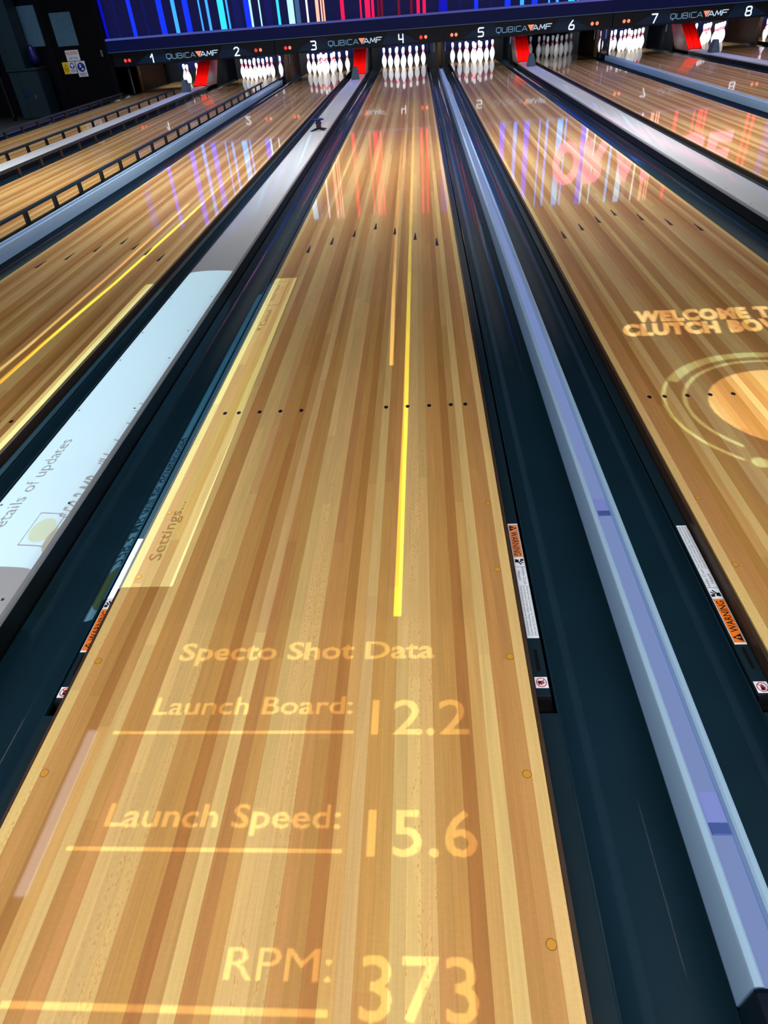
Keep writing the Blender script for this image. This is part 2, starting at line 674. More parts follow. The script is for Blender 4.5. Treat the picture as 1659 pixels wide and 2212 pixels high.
# ------------------------------------------------------------------ mural of light stripes above the pins
STRIPE_M = {k: emis('stripe_' + k, rgb(*c), s) for k, c, s in (
    ('deepblue', (8, 10, 190), 1.0), ('blue', (10, 40, 255), 1.7), ('sky', (50, 140, 255), 1.9), ('cyan', (40, 180, 255), 1.9),
    ('ice', (150, 215, 250), 1.9), ('grey', (70, 110, 160), .8), ('white', (225, 220, 235), 1.8), ('peach', (250, 165, 145), 1.7),
    ('crimson', (235, 12, 70), 1.8), ('wine', (120, 4, 44), .9), ('dim', (14, 24, 110), .6))}
STRIPES = [(-6.20, .17, 'deepblue'), (-5.80, .03, 'dim'), (-5.50, .075, 'blue'), (-5.2, .04, 'dim'), (-4.90, .11, 'blue'), (-4.60, .075, 'sky'),
           (-4.37, .11, 'blue'), (-4.05, .03, 'sky'), (-3.90, .05, 'sky'), (-3.66, .12, 'cyan'), (-3.49, .035, 'sky'), (-3.36, .15, 'dim'),
           (-3.13, .10, 'blue'), (-3.02, .04, 'ice'), (-2.83, .025, 'ice'), (-2.72, .15, 'dim'), (-2.47, .05, 'cyan'), (-2.25, .12, 'ice'),
           (-2.10, .09, 'grey'), (-1.88, .035, 'white'), (-1.69, .065, 'peach'), (-1.59, .03, 'peach'), (-1.54, .03, 'peach'), (-1.19, .07, 'crimson'),
           (-.80, .03, 'crimson'), (-.70, .10, 'crimson'), (-.57, .05, 'crimson'), (-.45, .03, 'wine'), (-.39, .05, 'wine'),
           (-.05, .05, 'wine'), (.20, .05, 'wine'), (.33, .06, 'crimson'), (.45, .06, 'crimson')]
PERIOD = 6.97
ST_ORDER = list(STRIPE_M)
ML = ('left mural panel of blue, cyan and red light stripes over lanes 1 to 4',
      'middle mural panel of vertical light stripes over lanes 5 to 8',
      'right mural panel of vertical light stripes beyond lane 8')
for k in range(3):
    xs = -6.24 + k * PERIOD
    xe = min(xs + PERIOD - .004, 14.4)
    t = thing('stripe_mural', ML[k], 'mural', (xs, 17.02, .93))
    box('backing_board', .002, xe - xs, 0, .03, 0, 1.82, M['muralback'], t)
    bm = bmesh.new()
    for x, w, c in STRIPES:
        a = x + 6.24
        if xs + a + w > xe:
            continue
        n0 = len(bm.faces)
        add_box(bm, a, a + w, -.012, 0, .005, 1.815)
        bm.faces.ensure_lookup_table()
        for f in list(bm.faces)[n0:]:
            f.material_index = ST_ORDER.index(c)
    from_bm('light_stripes', bm, [STRIPE_M[c] for c in ST_ORDER], t)

# glowing letters of the wall sign in front of the mural
M['sign'] = emis('sign_pink_glow', (1.0, .22, .42, 1), 1.9)
sg = thing('wall_sign', 'glowing pink wall sign letters over lanes 6 and 7, mirrored in the lanes', 'sign', (3.26, 16.94, 1.5))
M['signside'] = mat('sign_letter_side', rgb(60, 20, 30), .5)
for ch, x0, x1 in (('O', 0, .61), ('R', .68, 1.24), ('A', 1.3, 1.9), ('N', 1.97, 2.55), ('G', 2.62, 3.22), ('E', 3.31, 3.81)):
    vs, fs = text2d(ch, bold=.045)
    bm = bmesh.new()
    V = [bm.verts.new((x0 + (x1 - x0) * a, -.03, .8 * b)) for a, b in vs]
    for f in fs:
        try:
            bm.faces.new([V[i] for i in f])
        except ValueError:
            pass
    r = bmesh.ops.extrude_face_region(bm, geom=list(bm.faces))
    bmesh.ops.translate(bm, vec=(0, .03, 0), verts=[g for g in r['geom'] if isinstance(g, bmesh.types.BMVert)])
    from_bm('letter', bm, M['sign'], sg)

# ------------------------------------------------------------------ beam over the masking panels
bt = thing('fascia_beam', 'long dark blue beam running over all the lane number panels', 'beam', (-6.02, YM, .76))
prism = [(0, 0), (0, .19), (.04, .225), (.16, .225), (.16, 0)]
bm = bmesh.new()
a = [bm.verts.new((0, y - .1, z)) for y, z in prism]
b = [bm.verts.new((20.2, y - .1, z)) for y, z in prism]
for i in range(5):
    j = (i + 1) % 5
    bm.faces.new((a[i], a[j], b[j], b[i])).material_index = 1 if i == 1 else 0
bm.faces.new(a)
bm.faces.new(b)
from_bm('beam_body', bm, [M['beam'], M['beamtop_lit']], bt)
box('bottom_trim', 0, 20.2, -.105, -.095, -.012, .004, mat('trim_line', rgb(60, 90, 130), .3), bt)

# ------------------------------------------------------------------ masking panels with lane numbers
DIG = {'1': [[(-.18, .62), (.08, .95), (.08, .05)]],
       '2': [[(-.28, .8), (-.1, .95), (.14, .95), (.28, .8), (.24, .6), (-.26, .06), (.3, .06)]],
       '3': [[(-.28, .95), (.2, .95), (.28, .85), (.28, .62), (.18, .52), (-.1, .52)], [(.18, .52), (.28, .4), (.28, .14), (.2, .05), (-.28, .05)]],
       '4': [[(-.26, .95), (-.26, .42), (.26, .42)], [(.22, .95), (.22, .05)]],
       '5': [[(.3, .95), (-.18, .95), (-.28, .85), (-.28, .54), (.2, .54), (.3, .44), (.3, .15), (.2, .05), (-.28, .05)]],
       '6': [[(.1, .97), (-.2, .55), (-.28, .35), (-.28, .12), (-.18, .05), (.18, .05), (.28, .15), (.28, .42), (.18, .5), (-.2, .5)]],
       '7': [[(-.3, .95), (.3, .95), (-.04, .05)]],
       '8': [[(-.2, .52), (-.28, .62), (-.28, .85), (-.18, .95), (.18, .95), (.28, .85), (.28, .62), (.2, .52), (-.2, .52), (-.3, .4), (-.3, .15), (-.2, .05), (.2, .05), (.3, .15), (.3, .4), (.2, .52)]],
       '9': [[(.24, .5), (-.2, .5), (-.28, .6), (-.28, .86), (-.18, .95), (.18, .95), (.28, .86), (.28, .2), (.18, .05), (-.2, .05)]]}
LET = {'Q': [[(.12, .12), (.02, .24), (.02, .86), (.12, .98), (.88, .98), (.98, .86), (.98, .24), (.88, .12), (.12, .12)], [(.3, .1), (.5, -.14), (.7, .1)]],
       'U': [[(.02, 1), (.02, .12), (.12, .02), (.88, .02), (.98, .12), (.98, 1)]],
       'B': [[(.02, .02), (.02, .98), (.82, .98), (.94, .88), (.94, .62), (.84, .52), (.02, .52)], [(.84, .52), (.98, .42), (.98, .14), (.86, .02), (.02, .02)]],
       'I': [[(.5, 0), (.5, 1)]],
       'C': [[(1, .98), (.12, .98), (.02, .86), (.02, .14), (.12, .02), (1, .02)]],
       'A': [[(-.05, 0), (.5, .98), (1.05, 0)], [(.25, .3), (.78, .3)]],
       'M': [[(0, 0), (.2, .98), (.55, .2), (.95, .98), (1.0, 0)]],
       'F': [[(.0, 0), (.06, .98), (1.1, .98)], [(.03, .52), (.85, .52)]]}
GROUP_M = 'lane number panels over the pins'
panel_of = {}
for (l0, l1), xc in list(CAPS.items()) + [((9, 10), LANE_X[9] + P1 / 2)]:
    x0 = (xc - P1 / 2 - P2 / 2) if l0 > 1 else -5.99
    x1 = xc + P1 / 2 + P2 / 2
    nm = 'lane number panel reading %s and %s over the pins of those lanes' % (LW[l0], LW[l1]) if l1 < 10 else 'dark lane number panel at the far right edge beside number 8'
    t = thing('masking_panel', nm, 'panel', (xc, YM, .5), GROUP_M)
    w0, w1 = x0 - xc + .004, x1 - xc - .004
    bm = bmesh.new()
    add_box(bm, w0, w1, -.03, .03, 0, .258, .006)
    from_bm('panel_board', bm, M['mask'], t)
    # lighter slanted shapes behind the numbers
    f3 = lambda u, v, w: (u, -.031 - w, v)
    for s in (-1, 1):
        cx = s * P1 / 2
        if s < 0 and True:
            poly = [(cx - .36, .03), (cx + .02, .232), (cx + .27, .232), (cx + .39, .03)]
        else:
            poly = [(cx - .39, .03), (cx - .27, .232), (cx - .02, .232), (cx + .36, .03)]
        poly = [(max(w0 + .01, min(w1 - .01, u)), v) for u, v in poly]
        prism_map('accent_shape', poly, .002, f3, M['maskacc'], t)
    f4 = lambda u, v, w: (u, -.033 - w, v)
    for s, d in ((-1, str(l0)), (1, str(l1))):
        if d not in DIG:
            continue
        if xc + s * P1 / 2 > 8.9:
            continue
        cx = s * P1 / 2
        paths = [[(cx + u * .17, .035 + v * .15) for u, v in p] for p in DIG[d]]
        stroke_mesh('lane_number', paths, .024, f4, M['num'], t)
        for q in (0, 1):
            lx = cx + s * (.40 + .095 * q if s > 0 else .49 + .085 * q)
            bm = bmesh.new()
            bmesh.ops.create_cone(bm, cap_ends=True, segments=16, radius1=.03, radius2=.026, depth=.012)
            redder = (l0 == 1 and s < 0) or (l0 in (1, 3) and s > 0 and q == 0) or (l0 == 3 and s < 0 and q == 1)
            o = from_bm('indicator_light', bm, M['ledred' if redder else 'led'], t)
            o.rotation_euler = (PI / 2, 0, 0)
            o.location = (lx, -.036, .105 if s > 0 else .103)
    # maker's lettering
    if l1 < 10:
        lg = [('Q', 0), ('U', 1), ('B', 2), ('I', 3), ('C', 3.5), ('A', 4.5)]
        H, z0 = .085, .075
        wch, gap = .095, .022
        xs = -.585
        paths = []
        adv = 0
        for ch, _ in lg:
            ww = wch if ch != 'I' else .02
            paths += [[(xs + adv + u * ww, z0 + v * H) for u, v in p] for p in LET[ch]]
            adv += ww + gap
        stroke_mesh('logo_first_word', paths, .0125, f4, M['logoblue'], t, flat_ends=True)
        xt = xs + adv - .012
        prism_map('logo_triangle', [(xt, z0 + H + .008), (xt + .135, z0 + H + .008), (xt + .068, z0 - .01)], .004, f4, M['logotri'], t)
        adv = xt + .105
        paths = []
        for ch in 'AMF':
            ww = .105
            paths += [[(adv + u * ww, z0 + v * H) for u, v in p] for p in LET[ch]]
            adv += ww + gap
        stroke_mesh('logo_second_word', paths, .0155, f4, M['logowhite'], t, flat_ends=True)
    panel_of[(l0, l1)] = t

# ------------------------------------------------------------------ lanes
ARROW_Y, ARROW_STEP, DOT_Y = 5.307, .1468, 2.8656
for l in range(1, 10):
    X = LANE_X[l]
    lab = {4: 'wide central maple bowling lane in front of the viewer under number 4', 1: 'maple bowling lane under number 1 at the far left between raised bumpers',
           2: 'maple bowling lane under number 2 between two raised bumper rails', 3: 'maple bowling lane under number 3 left of the grey return cap',
           5: 'maple bowling lane under number 5 with projected welcome writing', 6: 'maple bowling lane under number 6 with dim unlit pins',
           7: 'maple bowling lane under number 7 right of the narrow rail', 8: 'maple bowling lane under number 8 at the right edge',
           9: 'last maple bowling lane at the far right beyond number 8'}[l]
    t = thing('bowling_lane', lab, 'bowling lane', (X, 0, 0), 'maple bowling lanes')
    box('deck', -HALF + .0015, HALF - .0015, .0, 19.5, -.05, 0, M['wood'], t)
    for s in (-1, 1):
        box('edge_strip', s * (HALF + .0045) - .0045, s * (HALF + .0045) + .0045, .0, 19.5, -.06, -.004, M['edgewood'], t)
    if l in (2, 3, 4, 5, 6):
        for k in range(7):
            cx, cy = (k - 3) * 5 * BOARD, ARROW_Y - abs(k - 3) * ARROW_STEP
            w, h = .021, .155
            prism_map('aiming_arrow', [(cx - w / 2, cy), (cx + w / 2, cy), (cx + .0025, cy + h), (cx - .0025, cy + h)], .0008,
                      lambda u, v, q: (u, v, -.0002 + q), M['mark'], t)
        for bd in (3, 5, 8, 11, 14, 26, 29, 32, 35, 37):
            cx = (bd - 20) * BOARD
            prism_map('aiming_dot', [(cx + .0078 * math.cos(2 * PI * k / 16), DOT_Y + .011 * math.sin(2 * PI * k / 16)) for k in range(16)], .0008,
                      lambda u, v, q: (u, v, -.0002 + q), M['mark'], t)
        if l in (4, 5):
            for sx in (-.491, .491):
                for yy in (1.103, 1.393, 1.68, 1.97, 2.255):
                    prism_map('wood_plug', [(sx + .009 * math.cos(2 * PI * k / 18), yy + .009 * math.sin(2 * PI * k / 18)) for k in range(18)], .0005,
                              lambda u, v, q: (u, v, -.0002 + q), M['plugring'], t)
                    prism_map('wood_plug_face', [(sx + .0078 * math.cos(2 * PI * k / 18), yy + .0078 * math.sin(2 * PI * k / 18)) for k in range(18)], .0007,
                              lambda u, v, q: (u, v, -.0002 + q), M['plug'], t)

# ------------------------------------------------------------------ gutters, bumper rails, stickers
GUT = []
for k in range(15):
    a = PI * k / 14
    GUT.append((.142 - .084 * math.cos(a), -.034 - .07 * math.sin(a)))


def hand_sign(parent, fn):
    """white square with a red ring, a bar and a black hand"""
    prism_map('sticker_paper', [(0, 0), (1, 0), (1, 1), (0, 1)], .0004, fn, M['paper'], parent)
    ring = lambda r: [(.5 + r * math.cos(2 * PI * i / 28), .5 + r * math.sin(2 * PI * i / 28)) for i in range(28)]
    bm = bmesh.new()
    A, B = ring(.42), ring(.35)
    va = [bm.verts.new(fn(u, v, .0009)) for u, v in A]
    vb = [bm.verts.new(fn(u, v, .0009)) for u, v in B]
    for i in range(28):
        j = (i + 1) % 28
        bm.faces.new((va[i], va[j], vb[j], vb[i]))
    for poly in stroke_poly([(.24, .76), (.76, .24)], .07, 1):
        bm.faces.new([bm.verts.new(fn(u, v, .0011)) for u, v in poly])
    from_bm('red_ring', bm, M['inkred'], parent)
    bm = bmesh.new()
    polys = [[(.36, .22), (.62, .22), (.66, .5), (.36, .5)]]
    for i, h in enumerate((.68, .75, .74, .67)):
        x = .365 + i * .075
        polys.append([(x, .48), (x + .06, .48), (x + .06, h), (x, h)])
    polys.append([(.62, .34), (.74, .5), (.7, .54), (.6, .46)])
    for p in polys:
        bm.faces.new([bm.verts.new(fn(u, v, .0008)) for u, v in p])
    from_bm('hand_shape', bm, M['ink'], parent)


def warning_sticker(parent, fn, orange, L=.45, Wd=.022):
    """fn(along, across, up): along 0..1 in reading direction, across 0..1"""
    q = lambda a, b: fn(a, b, .0008)
    st = prism_map('warning_sticker', [(0, 0), (1, 0), (1, 1), (0, 1)], .0004, fn, M['paper'], parent)
    k = .335
    prism_map('orange_field', [(.012, .06), (k, .06), (k, .94), (.012, .94)], .0006, fn, orange, st)
    prism_map('alert_triangle', [(.02, .14), (.075, .14), (.048, .88)], .00075, fn, M['ink'], st)
    prism_map('alert_mark', [(.044, .25), (.052, .25), (.054, .62), (.042, .62)], .0009, fn, orange, st)
    lettering('sticker_heading', 'WARNING', lambda a, b: q(.085 + a * (k - .1), .18 + b * .64), M['ink'], st, bold=.012)
    bm = bmesh.new()                                         # crushed hand pictogram
    for p in ([(.352, .1), (.385, .1), (.385, .38), (.36, .5)], [(.352, .62), (.372, .62), (.372, .92), (.352, .92)],
              [(.378, .3), (.408, .62), (.402, .72), (.372, .42)], [(.376, .5), (.395, .85), (.388, .9), (.368, .6)]):
        bm.faces.new([bm.verts.new(fn(u, v, .0008)) for u, v in p])
    from_bm('hand_pictogram', bm, M['ink'], st)
    lettering('hazard_words', 'Hidden Crush', lambda a, b: q(.43 + a * .15, .58 + b * .28), M['ink'], st)
    lettering('hazard_words', 'Hazard', lambda a, b: q(.46 + a * .08, .16 + b * .28), M['ink'], st)
    rows = ('Keep hands away from bumper rail. Moving rail with hands', 'can crush, pinch or break fingers. Manual bumpers must be',
            'raised and lowered with special tool by trained personnel.')
    for i, r in enumerate(rows):
        lettering('small_print', r, lambda a, b: q(.6 + a * .385, .7 - i * .28 + b * .19), M['ink'], st)
    bm = bmesh.new()
    for p in ([(.012, .05), (.988, .05), (.988, .065), (.012, .065)], [(.012, .935), (.988, .935), (.988, .95), (.012, .95)],
              [(.423, .06), (.426, .06), (.426, .94), (.423, .94)], [(.592, .06), (.594, .06), (.594, .94), (.592, .94)]):
        bm.faces.new([bm.verts.new(fn(u, v, .0008)) for u, v in p])
    from_bm('sticker_border', bm, M['ink'], st)


sides = []
for l in range(1, 10):
    for s in (-1, 1):
        if l == 9 and s > 0:
            continue
        sides.append((l, s))
side_word = {-1: 'left', 1: 'right'}
for l, s in sides:
    ex = LANE_X[l] + s * HALF                       # lane edge
    fx = lambda o: ex + s * o
    raised = l in (1, 2)
    t = thing('gutter', 'dark curved ball gutter along the %s side of lane %s' % (side_word[s], LW[l]), 'gutter', (ex, 0, 0), 'black ball gutters')
    pts = [(s * x, z) for x, z in GUT]
    inner = [(s * .054, -.036)] + pts + [(s * .2285, -.02), (s * .2285, -.024)] + [(q[0], q[1] - .006) for q in pts[::-1]] + [(s * .054, -.046)]
    g = prism_y('channel', inner, 0, 19.4, M['gutter'], t)
    soften(g)
    # flat foot between lane and gutter in front of the bumper rail
    box('gutter_flange', min(s * .0105, s * .0535), max(s * .0105, s * .0535), 0, 1.552, -.06, -.034, M['bumper'], t)
    box('channel_bed', min(s * .0105, s * .0535), max(s * .0105, s * .0535), 1.556, 19.4, -.09, -.066, M['groove'], t)
    # bumper rail
    up = 'raised' if raised else 'lowered'
    b = thing('bumper_rail', '%s dark bumper rail along the %s edge of lane %s' % (up, side_word[s], LW[l]), 'bumper', (ex, 0, 0), up + ' bumper rails')
    if raised:
        prof = [(.014, .086), (.046, .086), (.047, .09), (.047, .104), (.044, .108), (.016, .108), (.013, .104), (.013, .09)]
        prism_y('rail', [(s * x, z) for x, z in prof], 1.6, 16.1, M['bumper'], b)
        k = 0
        y = 1.9
        while y < 16.0:
            bm = bmesh.new()
            add_box(bm, min(s * .018, s * .042), max(s * .018, s * .042), y - .022, y + .022, -.05, .087)
            add_box(bm, min(s * .016, s * .044), max(s * .016, s * .044), y - .03, y + .03, -.052, -.03)
            from_bm('post', bm, M['black'], b)
            y += .52
    else:
        prof = [(.0125, -.054), (.0475, -.054), (.0475, -.036), (.0455, -.033), (.0145, -.033), (.0125, -.036)]
        prism_y('rail', [(s * x, z) for x, z in prof], 1.598, 17.0, M['bumper'], b)
        box('end_lip', min(s * .0125, s * .0475), max(s * .0125, s * .0475), 1.588, 1.598, -.06, -.036, M['black'], b)
        if (l, s) in ((4, 1), (5, -1), (4, -1), (3, 1), (5, 1), (6, -1)):
            zt = -.033
            # pocket slot
            sy0, sy1 = 1.668, 1.723
            pl = []
            for i in range(9):
                a_ = PI + PI * i / 8
                pl.append((s * .03 + .0042 * math.cos(a_), sy0 + .0042 * math.sin(a_)))
            for i in range(9):
                a_ = PI * i / 8
                pl.append((s * .03 + .0042 * math.cos(a_), sy1 + .0042 * math.sin(a_)))
            prism_map('slot', pl, .0003, lambda u, v, w: (u, v, zt + w), M['groove'], b)
            if s > 0:                              # reads towards the viewer
                fn = lambda a, c, w: (.0165 + c * .0285, 2.197 - a * .435, zt + .0001 + w)
                fh = lambda a, c, w: (.0165 + c * .0285, 1.647 - a * .03, zt + .0001 + w)
            else:                                  # reads away from the viewer
                fn = lambda a, c, w: (-.0165 - c * .0285, 1.735 + a * .435, zt + .0001 + w)
                fh = lambda a, c, w: (-.0455 + a * .0285, 1.6 + c * .03, zt + .0001 + w)
            if l in (4, 5):
                warning_sticker(b, fn, M['orangedull' if (l, s) == (4, 1) else 'orange'])
                hs = thing('hand_sign', '', '')
                for kk in ('label', 'category'):
                    del hs[kk]
                hs.parent = b
                hand_sign(hs, fh)

# ------------------------------------------------------------------ ball return caps
for (l0, l1), xc in CAPS.items():
    t = thing('lane_divider', 'broad pale grey ball return cap between lanes %s and %s' % (LW[l0], LW[l1]), 'lane divider', (xc, 0, 0), 'pale return caps')
    prof = [(-.129, .04), (-.129, .05), (-.125, .0585), (-.115, .062)]
    for k in range(-4, 5):
        u = k / 4 * .105
        prof.append((u, .0635 + .006 * (1 - (u / .11) ** 2)))
    prof += [(.115, .062), (.125, .0585), (.129, .05), (.129, .04)]
    o = prism_y('cover', prof, 0, 16.735, M['cap'], t)
    soften(o)
    for s in (-1, 1):
        box('side_trim', min(s * .118, s * .1285), max(s * .118, s * .1285), 0, 16.735, -.035, .0395, M['black'], t)
    ys = [.95, 1.4, 1.83, 2.234, 2.818, 3.253, 3.545, 3.987, 4.6, 5.15, 5.57, 6.2, 6.9, 7.6, 8.4]
    for i, y in enumerate(ys):
        for s in (-1, 1):
            x = s * .1005 + (0.006 if s > 0 else -.007)
            zz = .0637
            prism_map('screw_hole', [(x + .0048 * math.cos(2 * PI * k / 12), y + .0048 * math.sin(2 * PI * k / 12)) for k in range(12)], .0012,
                      lambda u, v, w: (u, v, zz - .0008 + w), M['screw'], t)

# ------------------------------------------------------------------ lit rails
for (l0, l1), xc in RAILS.items():
    t = thing('light_rail', 'narrow glowing blue-white light rail between lanes %s and %s' % (LW[l0], LW[l1]), 'light rail', (xc, 0, 0), 'glowing light rails')
    yb = 1.035
    for s in (-1, 1):
        prof = [(.0385, -.03), (.0385, .057), (.036, .063), (.031, .0655), (.0255, .065), (.0215, .0615), (.0215, -.03)]
        o = prism_y('side_lip', [(s * x, z) for x, z in prof], yb, 16.9, M['lip'], t)
        soften(o)
    box('base_channel', -.0213, .0213, yb, 16.9, -.03, .03, M['bluegap'], t)
    ys = [yb] + [1.30, 2.14, 2.59, 2.99, 3.84] + [4.7 + .85 * k for k in range(15)]
    ys = [y for y in ys if y < 16.85]
    for i, y in enumerate(ys):
        y2 = ys[i + 1] if i + 1 < len(ys) else 16.85
        prism_y('diffuser', [(-.0182, .0301), (-.0182, .049), (-.012, .0525), (.012, .0525), (.0182, .049), (.0182, .0301)], y + .003, y2 - .003, M['glow'], t)
    for y in (1.265, 2.13):
        box('joint_sleeve', -.0172, .0172, y, y + .065, .0522, .0532, M['joint'], t, .0003)
        box('joint_clip', -.016, .016, y - .012, y + .008, .0522, .056, M['jointdark'], t, .0008)
    bm = bmesh.new()
    add_box(bm, -.0395, .0395, .9, yb, -.03, .067, .008)
    from_bm('end_cap', bm, M['endcap'], t)
    # curved tail at the pit end
    prof = [(-.0385, .0), (-.0385, .075), (-.025, .085), (.025, .085), (.0385, .075), (.0385, 0)]
    prism_y('tail_cover', prof, 16.9, 17.12, M['beam'], t)

# outer side cap left of lane 1
o = prism_y('side_cap', [(-.06, -.25), (-.06, .0), (-.05, .01), (.05, .01), (.06, 0), (.06, -.25)], 0, 17.0, M['black'])
o.location = (LANE_X[1] - HALF - .30, 0, 0)
tag(o, 'black outer kerb left of lane 1 beside the dark side room', 'kerb')

# ------------------------------------------------------------------ bowling pins
INCH = .0254
PROF = [(0, 0), (1.015, 0), (1.06, .1), (1.414, .75), (1.953, 2.25), (2.255, 3.375), (2.378, 4.5), (2.282, 5.875), (1.852, 7.25), (1.236, 8.625),
        (.983, 9.375), (.9, 10), (.935, 10.875), (1.047, 11.75), (1.203, 12.625), (1.273, 13.5), (1.2, 14.1), (.98, 14.6), (.62, 14.9), (0, 15)]
prof = []
for (r0, z0), (r1, z1) in zip(PROF, PROF[1:]):
    prof.append((r0 * INCH, z0 * INCH))
prof.append((0, 15 * INCH))
# refine with Catmull-Rom
fine = [prof[0], prof[1]]
for i in range(1, len(prof) - 2):
    p0, p1, p2, p3 = prof[i - 1], prof[i], prof[i + 1], prof[i + 2]
    for q in range(1, 4):
        u = q / 3
        c = []
        for d in (0, 1):
            c.append(.5 * (2 * p1[d] + (p2[d] - p0[d]) * u + (2 * p0[d] - 5 * p1[d] + 4 * p2[d] - p3[d]) * u * u + (3 * p1[d] - p0[d] - 3 * p2[d] + p3[d]) * u ** 3))
        fine.append((max(c[0], 0.0), c[1]) if q < 3 else p2)
fine.append(prof[-1])
pin0 = lathe('bowling_pin', fine, M['pin'], seg=24)
ROWD = .3048 * math.sqrt(3) / 2
PIN = {1: (0, 0), 2: (-.5, 1), 3: (.5, 1), 4: (-1, 2), 5: (0, 2), 6: (1, 2), 7: (-1.5, 3), 8: (-.5, 3), 9: (.5, 3), 10: (1.5, 3)}
WORD = {1: 'foremost head pin', 2: 'second-row left pin', 3: 'second-row right pin', 4: 'third-row left pin', 5: 'third-row middle pin',
        6: 'third-row right pin', 7: 'back-row left corner pin', 8: 'back-row inner left pin', 9: 'back-row inner right pin',
        10: 'back-row right corner pin'}
pins_on = {1: (3, 5, 6), 9: (7, 4)}
first = True
for l in range(1, 10):
    for n in pins_on.get(l, range(1, 11)):
        o = pin0 if first else pin0.copy()
        if not first:
            COL.objects.link(o)
        first = False
        u, v = PIN[n]
        o.location = (LANE_X[l] + u * .3048, 18.288 + v * ROWD, .0002)
        o.rotation_euler = (0, 0, random.uniform(0, 2 * PI))
        dim = ' dim' if l == 6 else ''
        tag(o, '%swhite %s with red neck bands on lane %s' % (('dimly lit ' if l == 6 else ''), WORD[n], LW[l]), 'bowling pin', 'bowling pins on lane %s' % LW[l])

# lamps of the pin decks, behind each masking panel
for l in range(1, 10):
    pw = {6: 1.0, 1: 21}.get(l, 21)
    area('pin_deck_lamp', (LANE_X[l], 17.1, .66), .8, .08, pw, (.86, .93, 1.0), (math.radians(78), 0, 0), spread=60)
for xc in CAPS.values():
    area('chute_fill_light', (xc, 16.72, .485), .3, .05, 2.2, (1, .9, .85), (math.radians(40), 0, 0), spread=140)  # lamp added only to brighten the red chute

# ------------------------------------------------------------------ pit: kickbacks, curtains, chutes, camera wedges
for (l0, l1), xc in [((0, 1), LANE_X[1] - HALF - .27)] + list(RAILS.items()):
    nm = 'brown wooden kickback wall between the pins of lanes %s and %s' % (LW[l0], LW[l1]) if l0 else 'brown wooden kickback wall left of the pins of lane one'
    t = thing('kickback', nm, 'partition', (xc, 18.0, 0), 'wooden kickbacks')
    box('board', -.032, .032, 0, 1.7, -.25, .74, M['kick'], t)
    box('front_edge', -.033, .033, -.012, 0, -.25, .74, M['kickpale'], t)
    for s in (-1, 1):
        if l0 == 0 and s < 0:
            continue
        box('guard_post', s * .075 - .016, s * .075 + .016, -.82, -.78, .0, .62, M['black'], t)
        box('steel_strip', s * .12 - .008, s * .12 + .008, -.3, -.29, .3, .52, M['steel'], t)
for (l0, l1), xc in CAPS.items():
    t = thing('kickback', 'black kickback wall behind the red chute between lanes %s and %s' % (LW[l0], LW[l1]), 'partition', (xc, 18.4, 0), 'black kickbacks')
    box('board', -.11, .11, .1, 1.4, -.25, .74, M['dark'], t)
    box('steel_strip', -.105, -.09, .085, .1, .3, .52, M['steel'], t)
# curtains and deck back
for l in range(1, 10):
    bm = bmesh.new()
    n = 40
    x0, x1 = -.62, .62
    top = [bm.verts.new((x0 + (x1 - x0) * k / n, .02 * math.sin(k * 1.3) + .012 * math.sin(k * .7), .85)) for k in range(n + 1)]
    mid = [bm.verts.new((x0 + (x1 - x0) * k / n, .05 * math.sin(k * 1.1) - .02, .42)) for k in range(n + 1)]
    bot = [bm.verts.new((x0 + (x1 - x0) * k / n, .03 * math.sin(k * 1.25 + .6), .14 + .03 * math.sin(k * .25))) for k in range(n + 1)]
    for A, B in ((top, mid), (mid, bot)):
        for k in range(n):
            bm.faces.new((A[k], A[k + 1], B[k + 1], B[k]))
    o = from_bm('pit_curtain', bm, M['curtain'], None, True)
    sm = o.modifiers.new('thickness', 'SOLIDIFY')
    sm.thickness = .008
    o.location = (LANE_X[l], 20.445, 0)
    tag(o, 'dark blue pit curtain hanging behind the pins of lane %s' % LW[l], 'curtain', 'pit curtains')

